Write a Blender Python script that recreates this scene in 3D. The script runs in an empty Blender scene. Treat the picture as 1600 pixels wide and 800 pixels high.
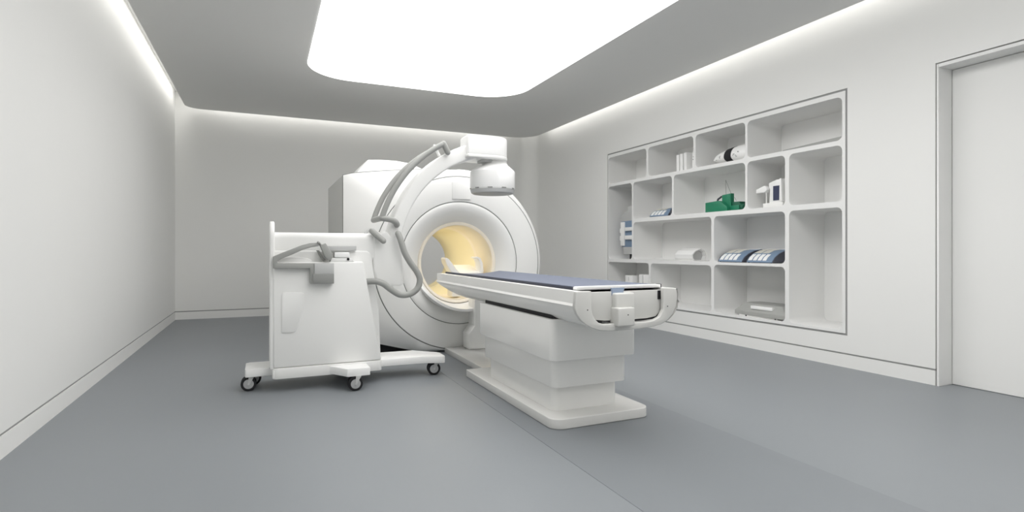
import bpy, bmesh, math, random
from mathutils import Vector, Matrix

# ------------------------------------------------------------------ camera, world, exposure
F = 871.0; CX = 800.0; HY = 390.0; CH = 1.05          # focal length in px, principal column, horizon row, eye height
YAW = math.atan((800 - 411) / F)
cam_data = bpy.data.cameras.new('camera')
cam_data.sensor_width = 36.0
cam_data.lens = F / 1600 * 36.0
cam_data.shift_y = -(400 - HY) / 1600.0
cam_data.clip_start = 0.05
cam = bpy.data.objects.new('camera', cam_data)
bpy.context.scene.collection.objects.link(cam)
cam.location = (0, 0, CH)
cam.rotation_euler = (math.pi / 2, 0, -YAW)
sc = bpy.context.scene
sc.camera = cam
world = bpy.data.worlds.new('world'); sc.world = world
world.use_nodes = True
world.node_tree.nodes['Background'].inputs[0].default_value = (0.8, 0.82, 0.85, 1)
world.node_tree.nodes['Background'].inputs[1].default_value = 0.3
vs = sc.view_settings
sc.display_settings.display_device = 'sRGB'
vs.view_transform = 'Standard'; vs.look = 'None'; vs.gamma = 1.0; vs.use_curve_mapping = False
vs.exposure = 0.0
sc.cycles.use_denoising = True
sc.cycles.max_bounces = 14
sc.cycles.diffuse_bounces = 10
sc.cycles.glossy_bounces = 4

PANEL_E = 3.6          # luminous ceiling panel
COVE_W = 2.4           # watts per metre of cove light
BORE_W = 3.0

# room
XL, XR, YB, YF = -1.198, 4.739, 9.65, -2.2
ZC = 3.155              # lowered ceiling
ZT = 3.42               # upper ceiling in the cove

def area_light(name, loc, sx, sy, power, rot=(0, 0, 0), col=(1, .985, .96)):
    l = bpy.data.lights.new(name, 'AREA'); l.shape = 'RECTANGLE'; l.size = sx; l.size_y = sy
    l.energy = power; l.color = col
    o = bpy.data.objects.new(name, l); sc.collection.objects.link(o)
    o.location = loc; o.rotation_euler = rot
    return o
LY = YB - YF
area_light('cove_light_left', (XL + .15, (YB + YF) / 2, 3.405), .16, LY - .5, COVE_W * LY)
area_light('cove_light_right', (XR - .12, (YB + YF) / 2 - .2, 3.405), .16, LY - 1.0, COVE_W * LY)
area_light('cove_light_back', ((XL + XR) / 2 - .1, YB - .12, 3.405), XR - XL - 1.0, .16, COVE_W * 5)
area_light('cove_light_front', ((XL + XR) / 2, YF + .15, 3.405), XR - XL - .6, .16, COVE_W * 5)

# ------------------------------------------------------------------ helpers
fw = (math.sin(YAW), math.cos(YAW)); rt = (math.cos(YAW), -math.sin(YAW))
def ray(u, v):
    p = (u - CX) / F
    return Vector((fw[0] + rt[0] * p, fw[1] + rt[1] * p, (HY - v) / F))
def atY(u, v, Y):
    q = ray(u, v); t = Y / q[1]; return Vector((q[0] * t, Y, CH + q[2] * t))
def atX(u, v, X):
    q = ray(u, v); t = X / q[0]; return Vector((X, q[1] * t, CH + q[2] * t))
def atZ(u, v, Z):
    q = ray(u, v); t = (Z - CH) / q[2]; return Vector((q[0] * t, q[1] * t, Z))

def link(o): sc.collection.objects.link(o); return o
def mat(name, col, rough=.5, spec=.5, noise=0.0, nscale=4.0, metal=0.0, bump=0.0, bscale=60, coat=0.0, emis=None, estr=0.0):
    m = bpy.data.materials.new(name); m.use_nodes = True
    nt = m.node_tree; b = nt.nodes['Principled BSDF']
    b.inputs['Roughness'].default_value = rough
    b.inputs['Specular IOR Level'].default_value = spec
    b.inputs['Metallic'].default_value = metal
    b.inputs['Coat Weight'].default_value = coat
    c = (*col, 1)
    b.inputs['Base Color'].default_value = c
    if noise > 0 or bump > 0:
        tc = nt.nodes.new('ShaderNodeTexCoord')
    if noise > 0:
        n = nt.nodes.new('ShaderNodeTexNoise'); n.inputs['Scale'].default_value = nscale; n.inputs['Detail'].default_value = 4
        r = nt.nodes.new('ShaderNodeMix'); r.data_type = 'RGBA'
        r.inputs['A'].default_value = tuple(x * (1 - noise) for x in col) + (1,)
        r.inputs['B'].default_value = tuple(min(1, x * (1 + noise)) for x in col) + (1,)
        nt.links.new(tc.outputs['Object'], n.inputs['Vector']); nt.links.new(n.outputs['Fac'], r.inputs['Factor'])
        nt.links.new(r.outputs['Result'], b.inputs['Base Color'])
    if bump > 0:
        n2 = nt.nodes.new('ShaderNodeTexNoise'); n2.inputs['Scale'].default_value = bscale
        bp = nt.nodes.new('ShaderNodeBump'); bp.inputs['Strength'].default_value = bump; bp.inputs['Distance'].default_value = .002
        nt.links.new(tc.outputs['Object'], n2.inputs['Vector']); nt.links.new(n2.outputs['Fac'], bp.inputs['Height'])
        nt.links.new(bp.outputs['Normal'], b.inputs['Normal'])
    if emis:
        b.inputs['Emission Color'].default_value = (*emis, 1); b.inputs['Emission Strength'].default_value = estr
    return m
M = dict(
    wall=mat('wall_paint', (.80, .80, .785), .6, .3, .012, 1.5),
    ceil=mat('ceiling_paint', (.72, .72, .71), .7, .2, .012, 1.2),
    cove=mat('cove_paint', (.85, .85, .84), .7, .2, .01, 2),
    floor=mat('floor_vinyl', (.222, .238, .252), .42, .35, .035, 1.1, bump=.05, bscale=40),
    floor_dark=mat('floor_vinyl_dark', (.198, .213, .227), .42, .35, .035, 1.1, bump=.05, bscale=40),
    groove=mat('groove_grey', (.30, .305, .30), .6, .3, .02, 5),
    shelf=mat('shelf_lacquer', (.80, .80, .79), .5, .3, .01, 3),
    white=mat('white_plastic', (.80, .80, .785), .35, .4, .008, 3),
    white2=mat('bright_plastic', (.86, .86, .85), .3, .4, .008, 3),
    warm=mat('table_enamel', (.85, .845, .825), .25, .5, .008, 3),
    side=mat('side_cover_shade', (.62, .62, .60), .5, .3, .01, 3),
    seam=mat('seam_dark', (.10, .11, .10), .6, .2, .02, 20),
    black=mat('black_rubber', (.012, .012, .014), .6, .3, .1, 20),
    grey=mat('grey_rubber', (.33, .335, .32), .45, .4, .015, 8),
    grey2=mat('grey_plastic_dark', (.27, .275, .265), .5, .4, .015, 8),
    ltgrey=mat('grey_plastic_light', (.50, .505, .50), .45, .4, .01, 8),
    side_grey=mat('warm_grey_plastic', (.36, .365, .35), .5, .3, .01, 3),
    metal=mat('steel', (.6, .6, .6), .3, .5, .02, 9, metal=.9),
    yellow=mat('bore_yellow', (.87, .81, .60), .45, .4, .01, 5),
    tan=mat('bore_tan', (.86, .785, .63), .45, .4, .01, 5),
    cream=mat('bore_cream', (.90, .83, .71), .4, .4, .01, 5),
    peach=mat('bore_peach', (.88, .74, .58), .4, .4, .01, 5),
    navy=mat('navy_vinyl', (.018, .024, .05), .4, .5, .05, 20),
    pad=mat('blue_grey_pad', (.145, .165, .222), .55, .35, .03, 14, bump=.1, bscale=90),
    base=mat('base_plate_enamel', (.70, .695, .675), .10, .5, .008, 3),
    disc=mat('wheel_disc_grey', (.40, .405, .41), .45, .4, .01, 3),
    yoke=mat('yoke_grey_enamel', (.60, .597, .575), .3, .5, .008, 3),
    blue=mat('console_blue', (.19, .27, .38), .4, .5, .04, 20),
    dkblue=mat('console_end_dark', (.07, .075, .095), .4, .5, .05, 20),
    beige=mat('key_beige', (.66, .64, .57), .5, .4, .02, 30),
    green=mat('green_enamel', (.012, .20, .105), .4, .5, .05, 20),
    dkgreen=mat('green_enamel_dark', (.008, .11, .06), .45, .5, .05, 20),
    paper=mat('paper_white', (.86, .86, .85), .6, .3, .01, 20),
    screen=mat('screen_navy', (.035, .042, .095), .25, .5, .1, 12),
    ltblue=mat('window_pale_blue', (.28, .34, .45), .3, .5, .02, 12),
)
def emission(name, col, s):
    m = bpy.data.materials.new(name); m.use_nodes = True; nt = m.node_tree; nt.nodes.clear()
    e = nt.nodes.new('ShaderNodeEmission'); o = nt.nodes.new('ShaderNodeOutputMaterial')
    n = nt.nodes.new('ShaderNodeTexNoise'); n.inputs['Scale'].default_value = .6
    r = nt.nodes.new('ShaderNodeMix'); r.data_type = 'RGBA'
    r.inputs['A'].default_value = (*[c * .99 for c in col], 1); r.inputs['B'].default_value = (*col, 1)
    nt.links.new(n.outputs['Fac'], r.inputs['Factor']); nt.links.new(r.outputs['Result'], e.inputs['Color'])
    e.inputs['Strength'].default_value = s
    nt.links.new(e.outputs[0], o.inputs[0]); return m
M['panel'] = emission('luminous_film', (1, .99, .98), PANEL_E)
M['borelamp'] = emission('bore_lamp', (1, .93, .78), 1.5)

def empty(name, loc, label, cat, group=None, rz=0):
    o = bpy.data.objects.new(name, None); link(o); o.location = loc; o.rotation_euler = (0, 0, rz)
    o.empty_display_size = .05
    o['label'] = label; o['category'] = cat
    if group: o['group'] = group
    return o
def tag(o, label, cat, group=None):
    o['label'] = label; o['category'] = cat
    if group: o['group'] = group
    return o
def struct(o): o['kind'] = 'structure'; return o

def finish(name, bm, m, parent=None, smooth=35, bevel=0, seg=2, world_space=True):
    if bevel > 0:
        bmesh.ops.remove_doubles(bm, verts=bm.verts, dist=1e-5)
        bm.normal_update()
        es = [e for e in bm.edges if len(e.link_faces) == 2 and e.calc_face_angle(0) > math.radians(28)]
        bmesh.ops.bevel(bm, geom=es, offset=bevel, segments=seg, profile=.5, affect='EDGES', clamp_overlap=True)
    bmesh.ops.recalc_face_normals(bm, faces=bm.faces)
    me = bpy.data.meshes.new(name); bm.to_mesh(me); bm.free()
    ms = m if isinstance(m, (list, tuple)) else [m]
    for x in ms: me.materials.append(x)
    if smooth:
        me.polygons.foreach_set('use_smooth', [True] * len(me.polygons))
        me.set_sharp_from_angle(angle=math.radians(smooth))
    o = bpy.data.objects.new(name, me); link(o)
    if parent is not None:
        o.parent = parent
        if world_space:     # geometry given in world coordinates; move mesh into the parent's frame
            mtx = full_matrix(parent).inverted()
            me.transform(mtx)
    return o
def full_matrix(o):
    m = Matrix.LocRotScale(o.location, o.rotation_euler, o.scale)
    return full_matrix(o.parent) @ m if o.parent else m

def bx(bm, x0, x1, y0, y1, z0, z1, mi=0):
    r = bmesh.ops.create_cube(bm, size=1)
    for v in r['verts']:
        v.co = Vector(((x0 + x1) / 2 + v.co.x * (x1 - x0), (y0 + y1) / 2 + v.co.y * (y1 - y0), (z0 + z1) / 2 + v.co.z * (z1 - z0)))
    for f in {f for v in r['verts'] for f in v.link_faces}: f.material_index = mi
    return r['verts']
def box(name, x0, x1, y0, y1, z0, z1, m, parent=None, bevel=.004, seg=2):
    bm = bmesh.new(); bx(bm, x0, x1, y0, y1, z0, z1)
    return finish(name, bm, m, parent, bevel=bevel, seg=seg)
def rrect(x0, x1, y0, y1, r, n=6):
    pts = []
    rs = r if isinstance(r, (list, tuple)) else [r] * 4          # corner order: +x+y, -x+y, -x-y, +x-y
    for (cx, cy, a0, rr) in ((x1, y1, 0, rs[0]), (x0, y1, 90, rs[1]), (x0, y0, 180, rs[2]), (x1, y0, 270, rs[3])):
        sx = -1 if cx == x1 else 1; sy = -1 if cy == y1 else 1
        if rr <= 0: pts.append((cx, cy)); continue
        for i in range(n + 1):
            a = math.radians(a0 + 90 * i / n)
            pts.append((cx + sx * rr + rr * math.cos(a), cy + sy * rr + rr * math.sin(a)))
    return pts
def prism(bm, pts, a, b, plane='XY', mi=0):
    """pts in a plane, extruded from a to b along the remaining axis"""
    def co(p, h):
        if plane == 'XY': return (p[0], p[1], h)
        if plane == 'XZ': return (p[0], h, p[1])
        return (h, p[0], p[1])        # YZ
    A = [bm.verts.new(co(p, a)) for p in pts]; B = [bm.verts.new(co(p, b)) for p in pts]
    fs = [bm.faces.new(A), bm.faces.new(list(reversed(B)))]
    n = len(pts)
    for i in range(n):
        fs.append(bm.faces.new((A[i], B[i], B[(i + 1) % n], A[(i + 1) % n])))
    for f in fs: f.material_index = mi
def prism_obj(name, pts, a, b, plane, m, parent=None, bevel=.004, seg=2, smooth=35):
    bm = bmesh.new(); prism(bm, pts, a, b, plane)
    return finish(name, bm, m, parent, bevel=bevel, seg=seg, smooth=smooth)
def tube(bm, pts, r, n=10, cap=True, closed=False):
    pts = [Vector(p) for p in pts]; rings = []
    up = None
    N = len(pts)
    for i, p in enumerate(pts):
        if closed: t = (pts[(i + 1) % N] - pts[i - 1]).normalized()
        else: t = (pts[min(i + 1, N - 1)] - pts[max(i - 1, 0)]).normalized()
        if up is None:
            up = Vector((0, 0, 1)) if abs(t.z) < .9 else Vector((1, 0, 0))
        s = t.cross(up).normalized(); up = s.cross(t).normalized()
        rr = r[i] if isinstance(r, (list, tuple)) else r
        rings.append([bm.verts.new(p + s * rr * math.cos(2 * math.pi * k / n) + up * rr * math.sin(2 * math.pi * k / n)) for k in range(n)])
    R = range(N) if closed else range(N - 1)
    for i in R:
        a, b = rings[i], rings[(i + 1) % N]
        for k in range(n): bm.faces.new((a[k], a[(k + 1) % n], b[(k + 1) % n], b[k]))
    if cap and not closed:
        bm.faces.new(list(reversed(rings[0]))); bm.faces.new(rings[-1])
def smooth_path(pts, sub=6):
    P = [Vector(p) for p in pts]; out = []
    for i in range(len(P) - 1):
        p0 = P[max(i - 1, 0)]; p1 = P[i]; p2 = P[i + 1]; p3 = P[min(i + 2, len(P) - 1)]
        for k in range(sub):
            t = k / sub
            out.append(.5 * ((2 * p1) + (p2 - p0) * t + (2 * p0 - 5 * p1 + 4 * p2 - p3) * t * t + (3 * p1 - p0 - 3 * p2 + p3) * t ** 3))
    out.append(P[-1]); return out
def round_ends(pts, r):
    """add hemispherical caps: returns (pts, radii)"""
    pts = [Vector(p) for p in pts]; t0 = (pts[0] - pts[1]).normalized(); t1 = (pts[-1] - pts[-2]).normalized()
    a = []; ra = []
    for k in (0, 1, 2):
        ang = math.pi / 2 * (1 - k / 3)
        a.append(pts[0] + t0 * r * math.sin(ang)); ra.append(max(r * math.cos(ang), r * .12))
    e = []; re = []
    for k in (2, 1, 0):
        ang = math.pi / 2 * (1 - k / 3)
        e.append(pts[-1] + t1 * r * math.sin(ang)); re.append(max(r * math.cos(ang), r * .12))
    return a + pts + e, ra + [r] * len(pts) + re
def capsule(name, pts, r, m, parent=None, n=14):
    bm = bmesh.new(); p, rr = round_ends(pts, r); tube(bm, p, rr, n)
    return finish(name, bm, m, parent)
def lathe(bm, prof, c, axis='Z', n=64, a0=0, a1=360, mi=0):
    """prof: list of (radius, height). axis Z: height is z; axis Y: height is y"""
    full = abs(a1 - a0) >= 359.9
    cnt = n if full else n + 1
    rings = []
    for (r, h) in prof:
        ring = []
        for i in range(cnt):
            a = math.radians(a0 + (a1 - a0) * i / n)
            if axis == 'Z': co = (c[0] + r * math.cos(a), c[1] + r * math.sin(a), h)
            else: co = (c[0] + r * math.cos(a), h, c[1] + r * math.sin(a))
            ring.append(bm.verts.new(co))
        rings.append(ring)
    for j in range(len(prof) - 1):
        for i in range(n):
            f = bm.faces.new((rings[j][i], rings[j][(i + 1) % cnt], rings[j + 1][(i + 1) % cnt], rings[j + 1][i]))
            f.material_index = mi
    return rings

# ------------------------------------------------------------------ room shell
bm = bmesh.new(); bx(bm, XL - .3, XR + .75, YF - .3, YB + .3, -.1, 0)
struct(finish('floor', bm, M['floor'], smooth=0))
bm = bmesh.new(); bx(bm, 1.39, 2.43, 1.0, 5.62, 0, .0015)  # thin rectangle around the table, slightly darker than the floor
struct(finish('trim_1', bm, M['floor_dark'], smooth=0))

def wall_profile_sweep(bm, path, prof, side):
    """path: xy points; prof: (outward offset, z); side: +1 offset to the right of travel"""
    P = [Vector((p[0], p[1])) for p in path]; rows = []
    for i, p in enumerate(P):
        d0 = (P[i] - P[i - 1]).normalized() if i > 0 else None
        d1 = (P[i + 1] - P[i]).normalized() if i < len(P) - 1 else None
        if d0 is None: d0 = d1
        if d1 is None: d1 = d0
        n0 = Vector((d0.y, -d0.x)) * side; n1 = Vector((d1.y, -d1.x)) * side
        nn = (n0 + n1).normalized(); k = 1 / max(.3, nn.dot(n0))
        rows.append([bm.verts.new((p.x + nn.x * o * k, p.y + nn.y * o * k, z)) for o, z in prof])
    n = len(prof)
    for i in range(len(rows) - 1):
        for j in range(n):
            bm.faces.new((rows[i][j], rows[i][(j + 1) % n], rows[i + 1][(j + 1) % n], rows[i + 1][j]))
    bm.faces.new(rows[0]); bm.faces.new(list(reversed(rows[-1])))
WT = .14
G0, G1 = .113, .128
prof = [(0, ZT), (0, G1), (.016, G1), (.016, G0 - .02), (.03, 0), (WT, 0), (WT, ZT)]
base = [(-.002, 0), (-.002, G0), (.014, G0), (.014, 0)]
RC = .3
corner = [(XR - RC + RC * math.cos(math.radians(a)), YB - RC + RC * math.sin(math.radians(a))) for a in range(0, 91, 6)]
bm = bmesh.new(); wall_profile_sweep(bm, [(XL, YF), (XL, YB)], prof, -1); struct(finish('wall_left', bm, M['wall']))
bm = bmesh.new(); wall_profile_sweep(bm, [(XL, YB), (XR - RC, YB)], prof, -1); struct(finish('wall_back', bm, M['wall']))
bm = bmesh.new(); wall_profile_sweep(bm, [(XR, YF), (XL, YF)], prof, -1); struct(finish('wall_front', bm, M['wall']))
bm = bmesh.new(); wall_profile_sweep(bm, [(XL, YF), (XL, YB - .001)], base, -1); struct(finish('baseboard_left', bm, M['wall']))
bm = bmesh.new(); wall_profile_sweep(bm, [(XL + .001, YB), (XR - RC, YB)], base, -1); struct(finish('baseboard_back', bm, M['wall']))
for nm, path in (('trim_4', [(XL, YF), (XL, YB)]), ('trim_5', [(XL, YB), (XR - RC, YB)])):
    bm = bmesh.new(); wall_profile_sweep(bm, path, [(.006, G0 - .004), (.006, G1 + .004), (.016, G1 + .004), (.016, G0 - .004)], -1); struct(finish(nm, bm, M['groove']))
# right wall: niche and door openings
NY0, NY1, NZ0, NZ1 = 3.306, 7.086, .283, 2.487
DY0, DY1, DZ1 = 1.62, 2.597, 2.487
bm = bmesh.new()
wall_profile_sweep(bm, [(XR, NY1)] + corner, prof, 1)
wall_profile_sweep(bm, [(XR, DY1), (XR, NY0)], prof, 1)
wall_profile_sweep(bm, [(XR, YF), (XR, DY0)], prof, 1)
bx(bm, XR, XR + WT, NY0, NY1, NZ1, ZT)
bx(bm, XR, XR + WT, DY0, DY1, DZ1, ZT)
wall_profile_sweep(bm, [(XR, NY0), (XR, NY1)], [(0, NZ0), (0, G1), (.016, G1), (.016, G0 - .02), (.03, 0), (WT, 0), (WT, NZ0)], 1)
struct(finish('wall_right', bm, M['wall']))
bm = bmesh.new()
wall_profile_sweep(bm, [(XR, DY1), (XR, NY1)] + corner, base, 1)
wall_profile_sweep(bm, [(XR, YF), (XR, DY0)], base, 1)
struct(finish('baseboard_right', bm, M['wall']))
bm = bmesh.new()
gprof = [(.006, G0 - .004), (.006, G1 + .004), (.016, G1 + .004), (.016, G0 - .004)]
wall_profile_sweep(bm, [(XR, DY1), (XR, NY1)] + corner, gprof, 1); wall_profile_sweep(bm, [(XR, YF), (XR, DY0)], gprof, 1)
struct(finish('trim_6', bm, M['groove']))
# reveal lining of the shelf niche (shadow gap)
bm = bmesh.new()
g = .022
for (y0, y1, z0, z1) in ((NY0, NY0 + g, NZ0, NZ1), (NY1 - g, NY1, NZ0, NZ1), (NY0 + g, NY1 - g, NZ0, NZ0 + g), (NY0 + g, NY1 - g, NZ1 - g, NZ1)):
    bx(bm, XR + .008, XR + .10, y0, y1, z0, z1)
struct(finish('trim_2', bm, M['groove'], smooth=0))

# door recess: frame, jamb lining, leaf
XD = XR + .165
bm = bmesh.new()
fr = .014; gp = .012
for (y0, y1, z0, z1) in ((DY1 - gp - fr, DY1 - gp, 0, DZ1 - gp), (DY0 + gp, DY0 + gp + fr, 0, DZ1 - gp), (DY0 + gp + fr, DY1 - gp - fr, DZ1 - gp - .024, DZ1 - gp)):
    bx(bm, XR - .003, XD + .05, y0, y1, z0, z1)
df = struct(finish('door_1', bm, M['shelf'], bevel=.001, seg=1))
bm = bmesh.new(); bx(bm, XD, XD + .045, DY0 + .03, DY1 - .03, .003, DZ1 - .04)
o = finish('door_leaf', bm, M['wall'], df, bevel=.002, seg=1)
bm = bmesh.new()
for (y0, y1, z0, z1) in ((DY1 - gp, DY1, 0, DZ1), (DY0, DY0 + gp, 0, DZ1), (DY0 + gp, DY1 - gp, DZ1 - gp, DZ1)):
    bx(bm, XR + .012, XR + .13, y0, y1, z0, z1)
struct(finish('trim_3', bm, M['groove'], smooth=0))
bm = bmesh.new(); bx(bm, XD + .06, XD + .12, DY0 - .1, DY1 + .1, 0, DZ1 + .1)
struct(finish('wall_behind_door', bm, M['wall'], smooth=0))

# ceilings
CO = rrect(-1.043, 4.639, YF + .15, 9.54, [.42, .22, .42, .42], 10)
bm = bmesh.new(); prism(bm, CO, ZC, ZC + .05, 'XY')
struct(finish('ceiling', bm, M['ceil'], bevel=0))
bm = bmesh.new(); bx(bm, XL - .2, XR + .2, YF - .2, YB + .2, ZT, ZT + .08)
struct(finish('ceiling_upper', bm, M['cove'], smooth=0))
LP = rrect(.455, 3.19, -1.2, 7.16, .55, 12)
bm = bmesh.new(); prism(bm, LP, ZC - .006, ZC - .001, 'XY')
tag(finish('ceiling_light_panel', bm, M['panel'], bevel=0), 'large white glowing rounded rectangular light panel in the middle of the grey ceiling', 'ceiling light')

# ------------------------------------------------------------------ built-in shelf
SX0, SX1 = XR - .001, XR + .51
cells = [  # y0,y1,z0,z1
    (6.150, 7.060, 2.033, 2.424), (5.246, 6.112, 2.033, 2.424), (4.454, 5.210, 2.033, 2.424), (3.355, 4.426, 2.033, 2.424),
    (6.473, 7.060, .912, 1.990), (5.632, 6.442, 1.485, 1.990), (4.454, 5.600, 1.485, 1.990), (3.953, 4.426, 1.485, 1.990), (3.355, 3.907, 1.485, 1.990),
    (4.951, 6.442, .912, 1.432), (3.953, 4.910, .908, 1.432), (3.355, 3.907, .328, 1.432),
    (6.097, 7.060, .328, .867), (4.951, 6.059, .328, .867), (3.953, 4.910, .328, .878)]
shelf = empty('shelving_unit', (XR, (NY0 + NY1) / 2, NZ0), 'white built-in shelving unit with fifteen rounded compartments set into the right wall', 'shelf')
bm = bmesh.new(); edges = []
def loop(pts, x):
    vs_ = [bm.verts.new((x, p[0], p[1])) for p in pts]
    es_ = [bm.edges.new((vs_[i], vs_[(i + 1) % len(vs_)])) for i in range(len(vs_))]
    return vs_, es_
gg = .0195
ov, oe = loop([(NY0 + gg, NZ0 + gg), (NY1 - gg, NZ0 + gg), (NY1 - gg, NZ1 - gg), (NY0 + gg, NZ1 - gg)], SX0); edges += oe
loops = []
for c in cells:
    pts = rrect(c[0], c[1], c[2], c[3], .052, 6)
    v_, e_ = loop(pts, SX0); edges += e_; loops.append((v_, pts))
bmesh.ops.triangle_fill(bm, use_beauty=True, use_dissolve=False, edges=edges)
for v_, pts in loops:
    w_ = [bm.verts.new((SX1, p[0], p[1])) for p in pts]
    for i in range(len(pts)):
        j = (i + 1) % len(pts)
        bm.faces.new((v_[i], v_[j], w_[j], w_[i]))
bo = [bm.verts.new((SX1 - .001, v.co.y, v.co.z)) for v in ov]
for i in range(4): bm.faces.new((ov[i], ov[(i + 1) % 4], bo[(i + 1) % 4], bo[i]))
finish('shelf_frame', bm, M['shelf'], shelf, smooth=30)
box('back_panel', SX1, SX1 + .018, NY0 + gg, NY1 - gg, NZ0 + gg, NZ1 - gg, M['shelf'], shelf, bevel=0)

# ------------------------------------------------------------------ scanner gantry
GX, GZ, GY = 1.872, .9135, 5.485
gan = empty('mri_scanner', (GX, GY + .9, 0), 'large white tunnel scanner with round front ring and yellow lit bore', 'medical scanner')
R1, R2 = .6305, .8935
def ring_cover(name, prof, m, n=128, **k):
    bm = bmesh.new(); lathe(bm, prof, (GX, GZ), 'Y', n); return finish(name, bm, m, gan, smooth=40, **k)
# front ring between the two seams
ring_cover('front_ring', [(R2 - .004, GY + .03), (R2 - .004, GY + .004), (R2 - .008, GY - .001), (.80, GY - .010), (.70, GY - .010), (R1 + .008, GY - .002), (R1 + .0035, GY + .003), (R1 + .0035, GY + .03)], M['white'])
ring_cover('ring_seam', [(R2 + .005, GY + .007), (R2 - .006, GY + .004)], M['seam'])
ring_cover('ring_seam', [(R1 + .005, GY + .005), (R1 - .006, GY + .005)], M['seam'])
# funnel into the bore
RB = .415
ring_cover('bore_funnel', [(R1 - .003, GY + .03), (R1 - .003, GY + .003), (R1 - .010, GY - .001), (.60, GY - .004), (.565, GY + .002), (.53, GY + .02), (.49, GY + .05), (.46, GY + .08), (.437, GY + .105), (RB + .012, GY + .115)], M['white'])
ring_cover('bore_rim', [(RB + .012, GY + .12), (RB + .012, GY + .108), (RB + .008, GY + .100), (RB - .010, GY + .101), (RB - .020, GY + .108), (RB - .024, GY + .16)], M['cream'])
# bore liner: tan flare, cream step, yellow tunnel
YE = 7.24
ring_cover('bore_flare', [(RB - .024, GY + .14), (RB - .027, GY + .24), (RB - .030, GY + .55)], M['tan'])
ring_cover('bore_step', [(RB - .030, GY + .55), (.380, GY + .562), (.374, GY + .575), (.372, GY + .60)], M['cream'])
ring_cover('bore_tunnel', [(.374, GY + .60), (.372, GY + 1.0), (.366, YE - .06), (.372, YE)], M['yellow'])
ring_cover('bore_lamp_ring', [(.3865, GY + .560), (.3815, GY + .5605)], M['borelamp'])
# outer cover: loft from the ring to the body profile
YB0, YB1 = 5.62, 6.96
BXL, BTOP = .710, 1.797
def body_profile(off=0.0, n=128):
    pts = []
    RR0 = .945 + off
    for i in range(n):
        a = 2 * math.pi * i / n
        c, s_ = math.cos(a), math.sin(a)
        RR = RR0 + (.032 * max(0, s_) ** 3)
        # circle point
        x, z = GX + RR * c, GZ + RR * s_
        if c < 0:
            # left side: superellipse-like box reaching the corner
            hw = GX - BXL + off
            if s_ >= 0:
                # intersect ray with box (left side x=-hw, top z)
                tx = hw / max(1e-6, -c); tz = (1.86 + off - GZ) / max(1e-6, s_)
                ta = math.atan2(1.797 - GZ, hw)
                if math.atan2(s_, -c) > ta: tz = min(tz, tx - 1e-6)
                else: tz = 99
                t = min(tx, tz)
                x, z = GX + t * c, GZ + t * s_
                if tz < tx:
                    k = (GX - x) / hw       # 0..1 towards the left corner: slightly arched top
                    z = 1.885 + off - .088 * k ** 1.5
                    x = GX + (z - GZ) / s_ * c
            else:
                # lower left: side down to z=.30 then a slope to the bottom of the circle
                tx = hw / max(1e-6, -c)
                # line from (BXL,.17) to circle bottom region (GX-.45, .03)
                ax, az, bx_, bz = -hw, .20 - GZ - off, -.42, -.905 - off
                dx, dz = bx_ - ax, bz - az
                den = c * dz - s_ * dx
                tl = (ax * dz - az * dx) / den if abs(den) > 1e-9 else 9
                if tl <= 0: tl = 9
                t = min(tx, tl)
                tc = RR if t > 3 else t
                t = t if t < 1.7 else RR
                if c > -.42: t = min(t, max(RR * .962, t))
                x, z = GX + t * c, GZ + t * s_
        z = max(z, .006)
        pts.append((x, z))
    return pts
bp = body_profile()
bm = bmesh.new(); N = 128
ringA = [bm.verts.new((GX + (R2 + .003) * math.cos(2 * math.pi * i / N), GY + .03, GZ + (R2 + .003) * math.sin(2 * math.pi * i / N))) for i in range(N)]
ringB = [bm.verts.new((GX + (R2 + .003) * math.cos(2 * math.pi * i / N), GY + .006, GZ + (R2 + .003) * math.sin(2 * math.pi * i / N))) for i in range(N)]
rows = [ringA, ringB]
for k in range(1, 11):
    t = k / 10
    row = []
    for i in range(N):
        a = 2 * math.pi * i / N
        p0 = Vector((GX + (R2 + .003) * math.cos(a), GZ + (R2 + .003) * math.sin(a))); p1 = Vector(bp[i])
        d = (p1 - p0).length
        # depth: narrow rim -> short run; wide corner -> sweeps back
        kx = max(0, min(1, (GX - p1.x) / (GX - BXL)))
        run = .075 + (YB0 - GY - .081) * kx ** 1.4
        # ease: leaves the ring nearly flat and rolls backward at the edge
        q = p0.lerp(p1, math.sin(t * math.pi / 2) if d < .12 else t)
        yy = GY + .006 + run * (1 - math.cos(t * math.pi / 2)) if d < .12 else GY + .006 + run * t ** 1.35
        row.append(bm.verts.new((q.x, yy, q.y)))
    rows.append(row)
for j in range(len(rows) - 1):
    for i in range(N):
        bm.faces.new((rows[j][i], rows[j][(i + 1) % N], rows[j + 1][(i + 1) % N], rows[j + 1][i]))
frontrow = [v.co.copy() for v in rows[-1]]
finish('front_cover', bm, M['white'], gan, smooth=50)
# body shell behind, shade of its side put into a darker grey
bm = bmesh.new()
va = [bm.verts.new((p.x, p.y + .006, p.z)) for p in frontrow]
vb = [bm.verts.new((p.x, YB1, p.z)) for p in frontrow]
for i in range(N): bm.faces.new((va[i], va[(i + 1) % N], vb[(i + 1) % N], vb[i]))
finish('body_shell', bm, M['side'], gan, smooth=40)
# seam line between cover and shell
bm = bmesh.new()
tube(bm, [(p.x, p.y + .003, p.z) for p in frontrow], .0045, 6, closed=True)
finish('cover_seam', bm, M['seam'], gan)
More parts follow.
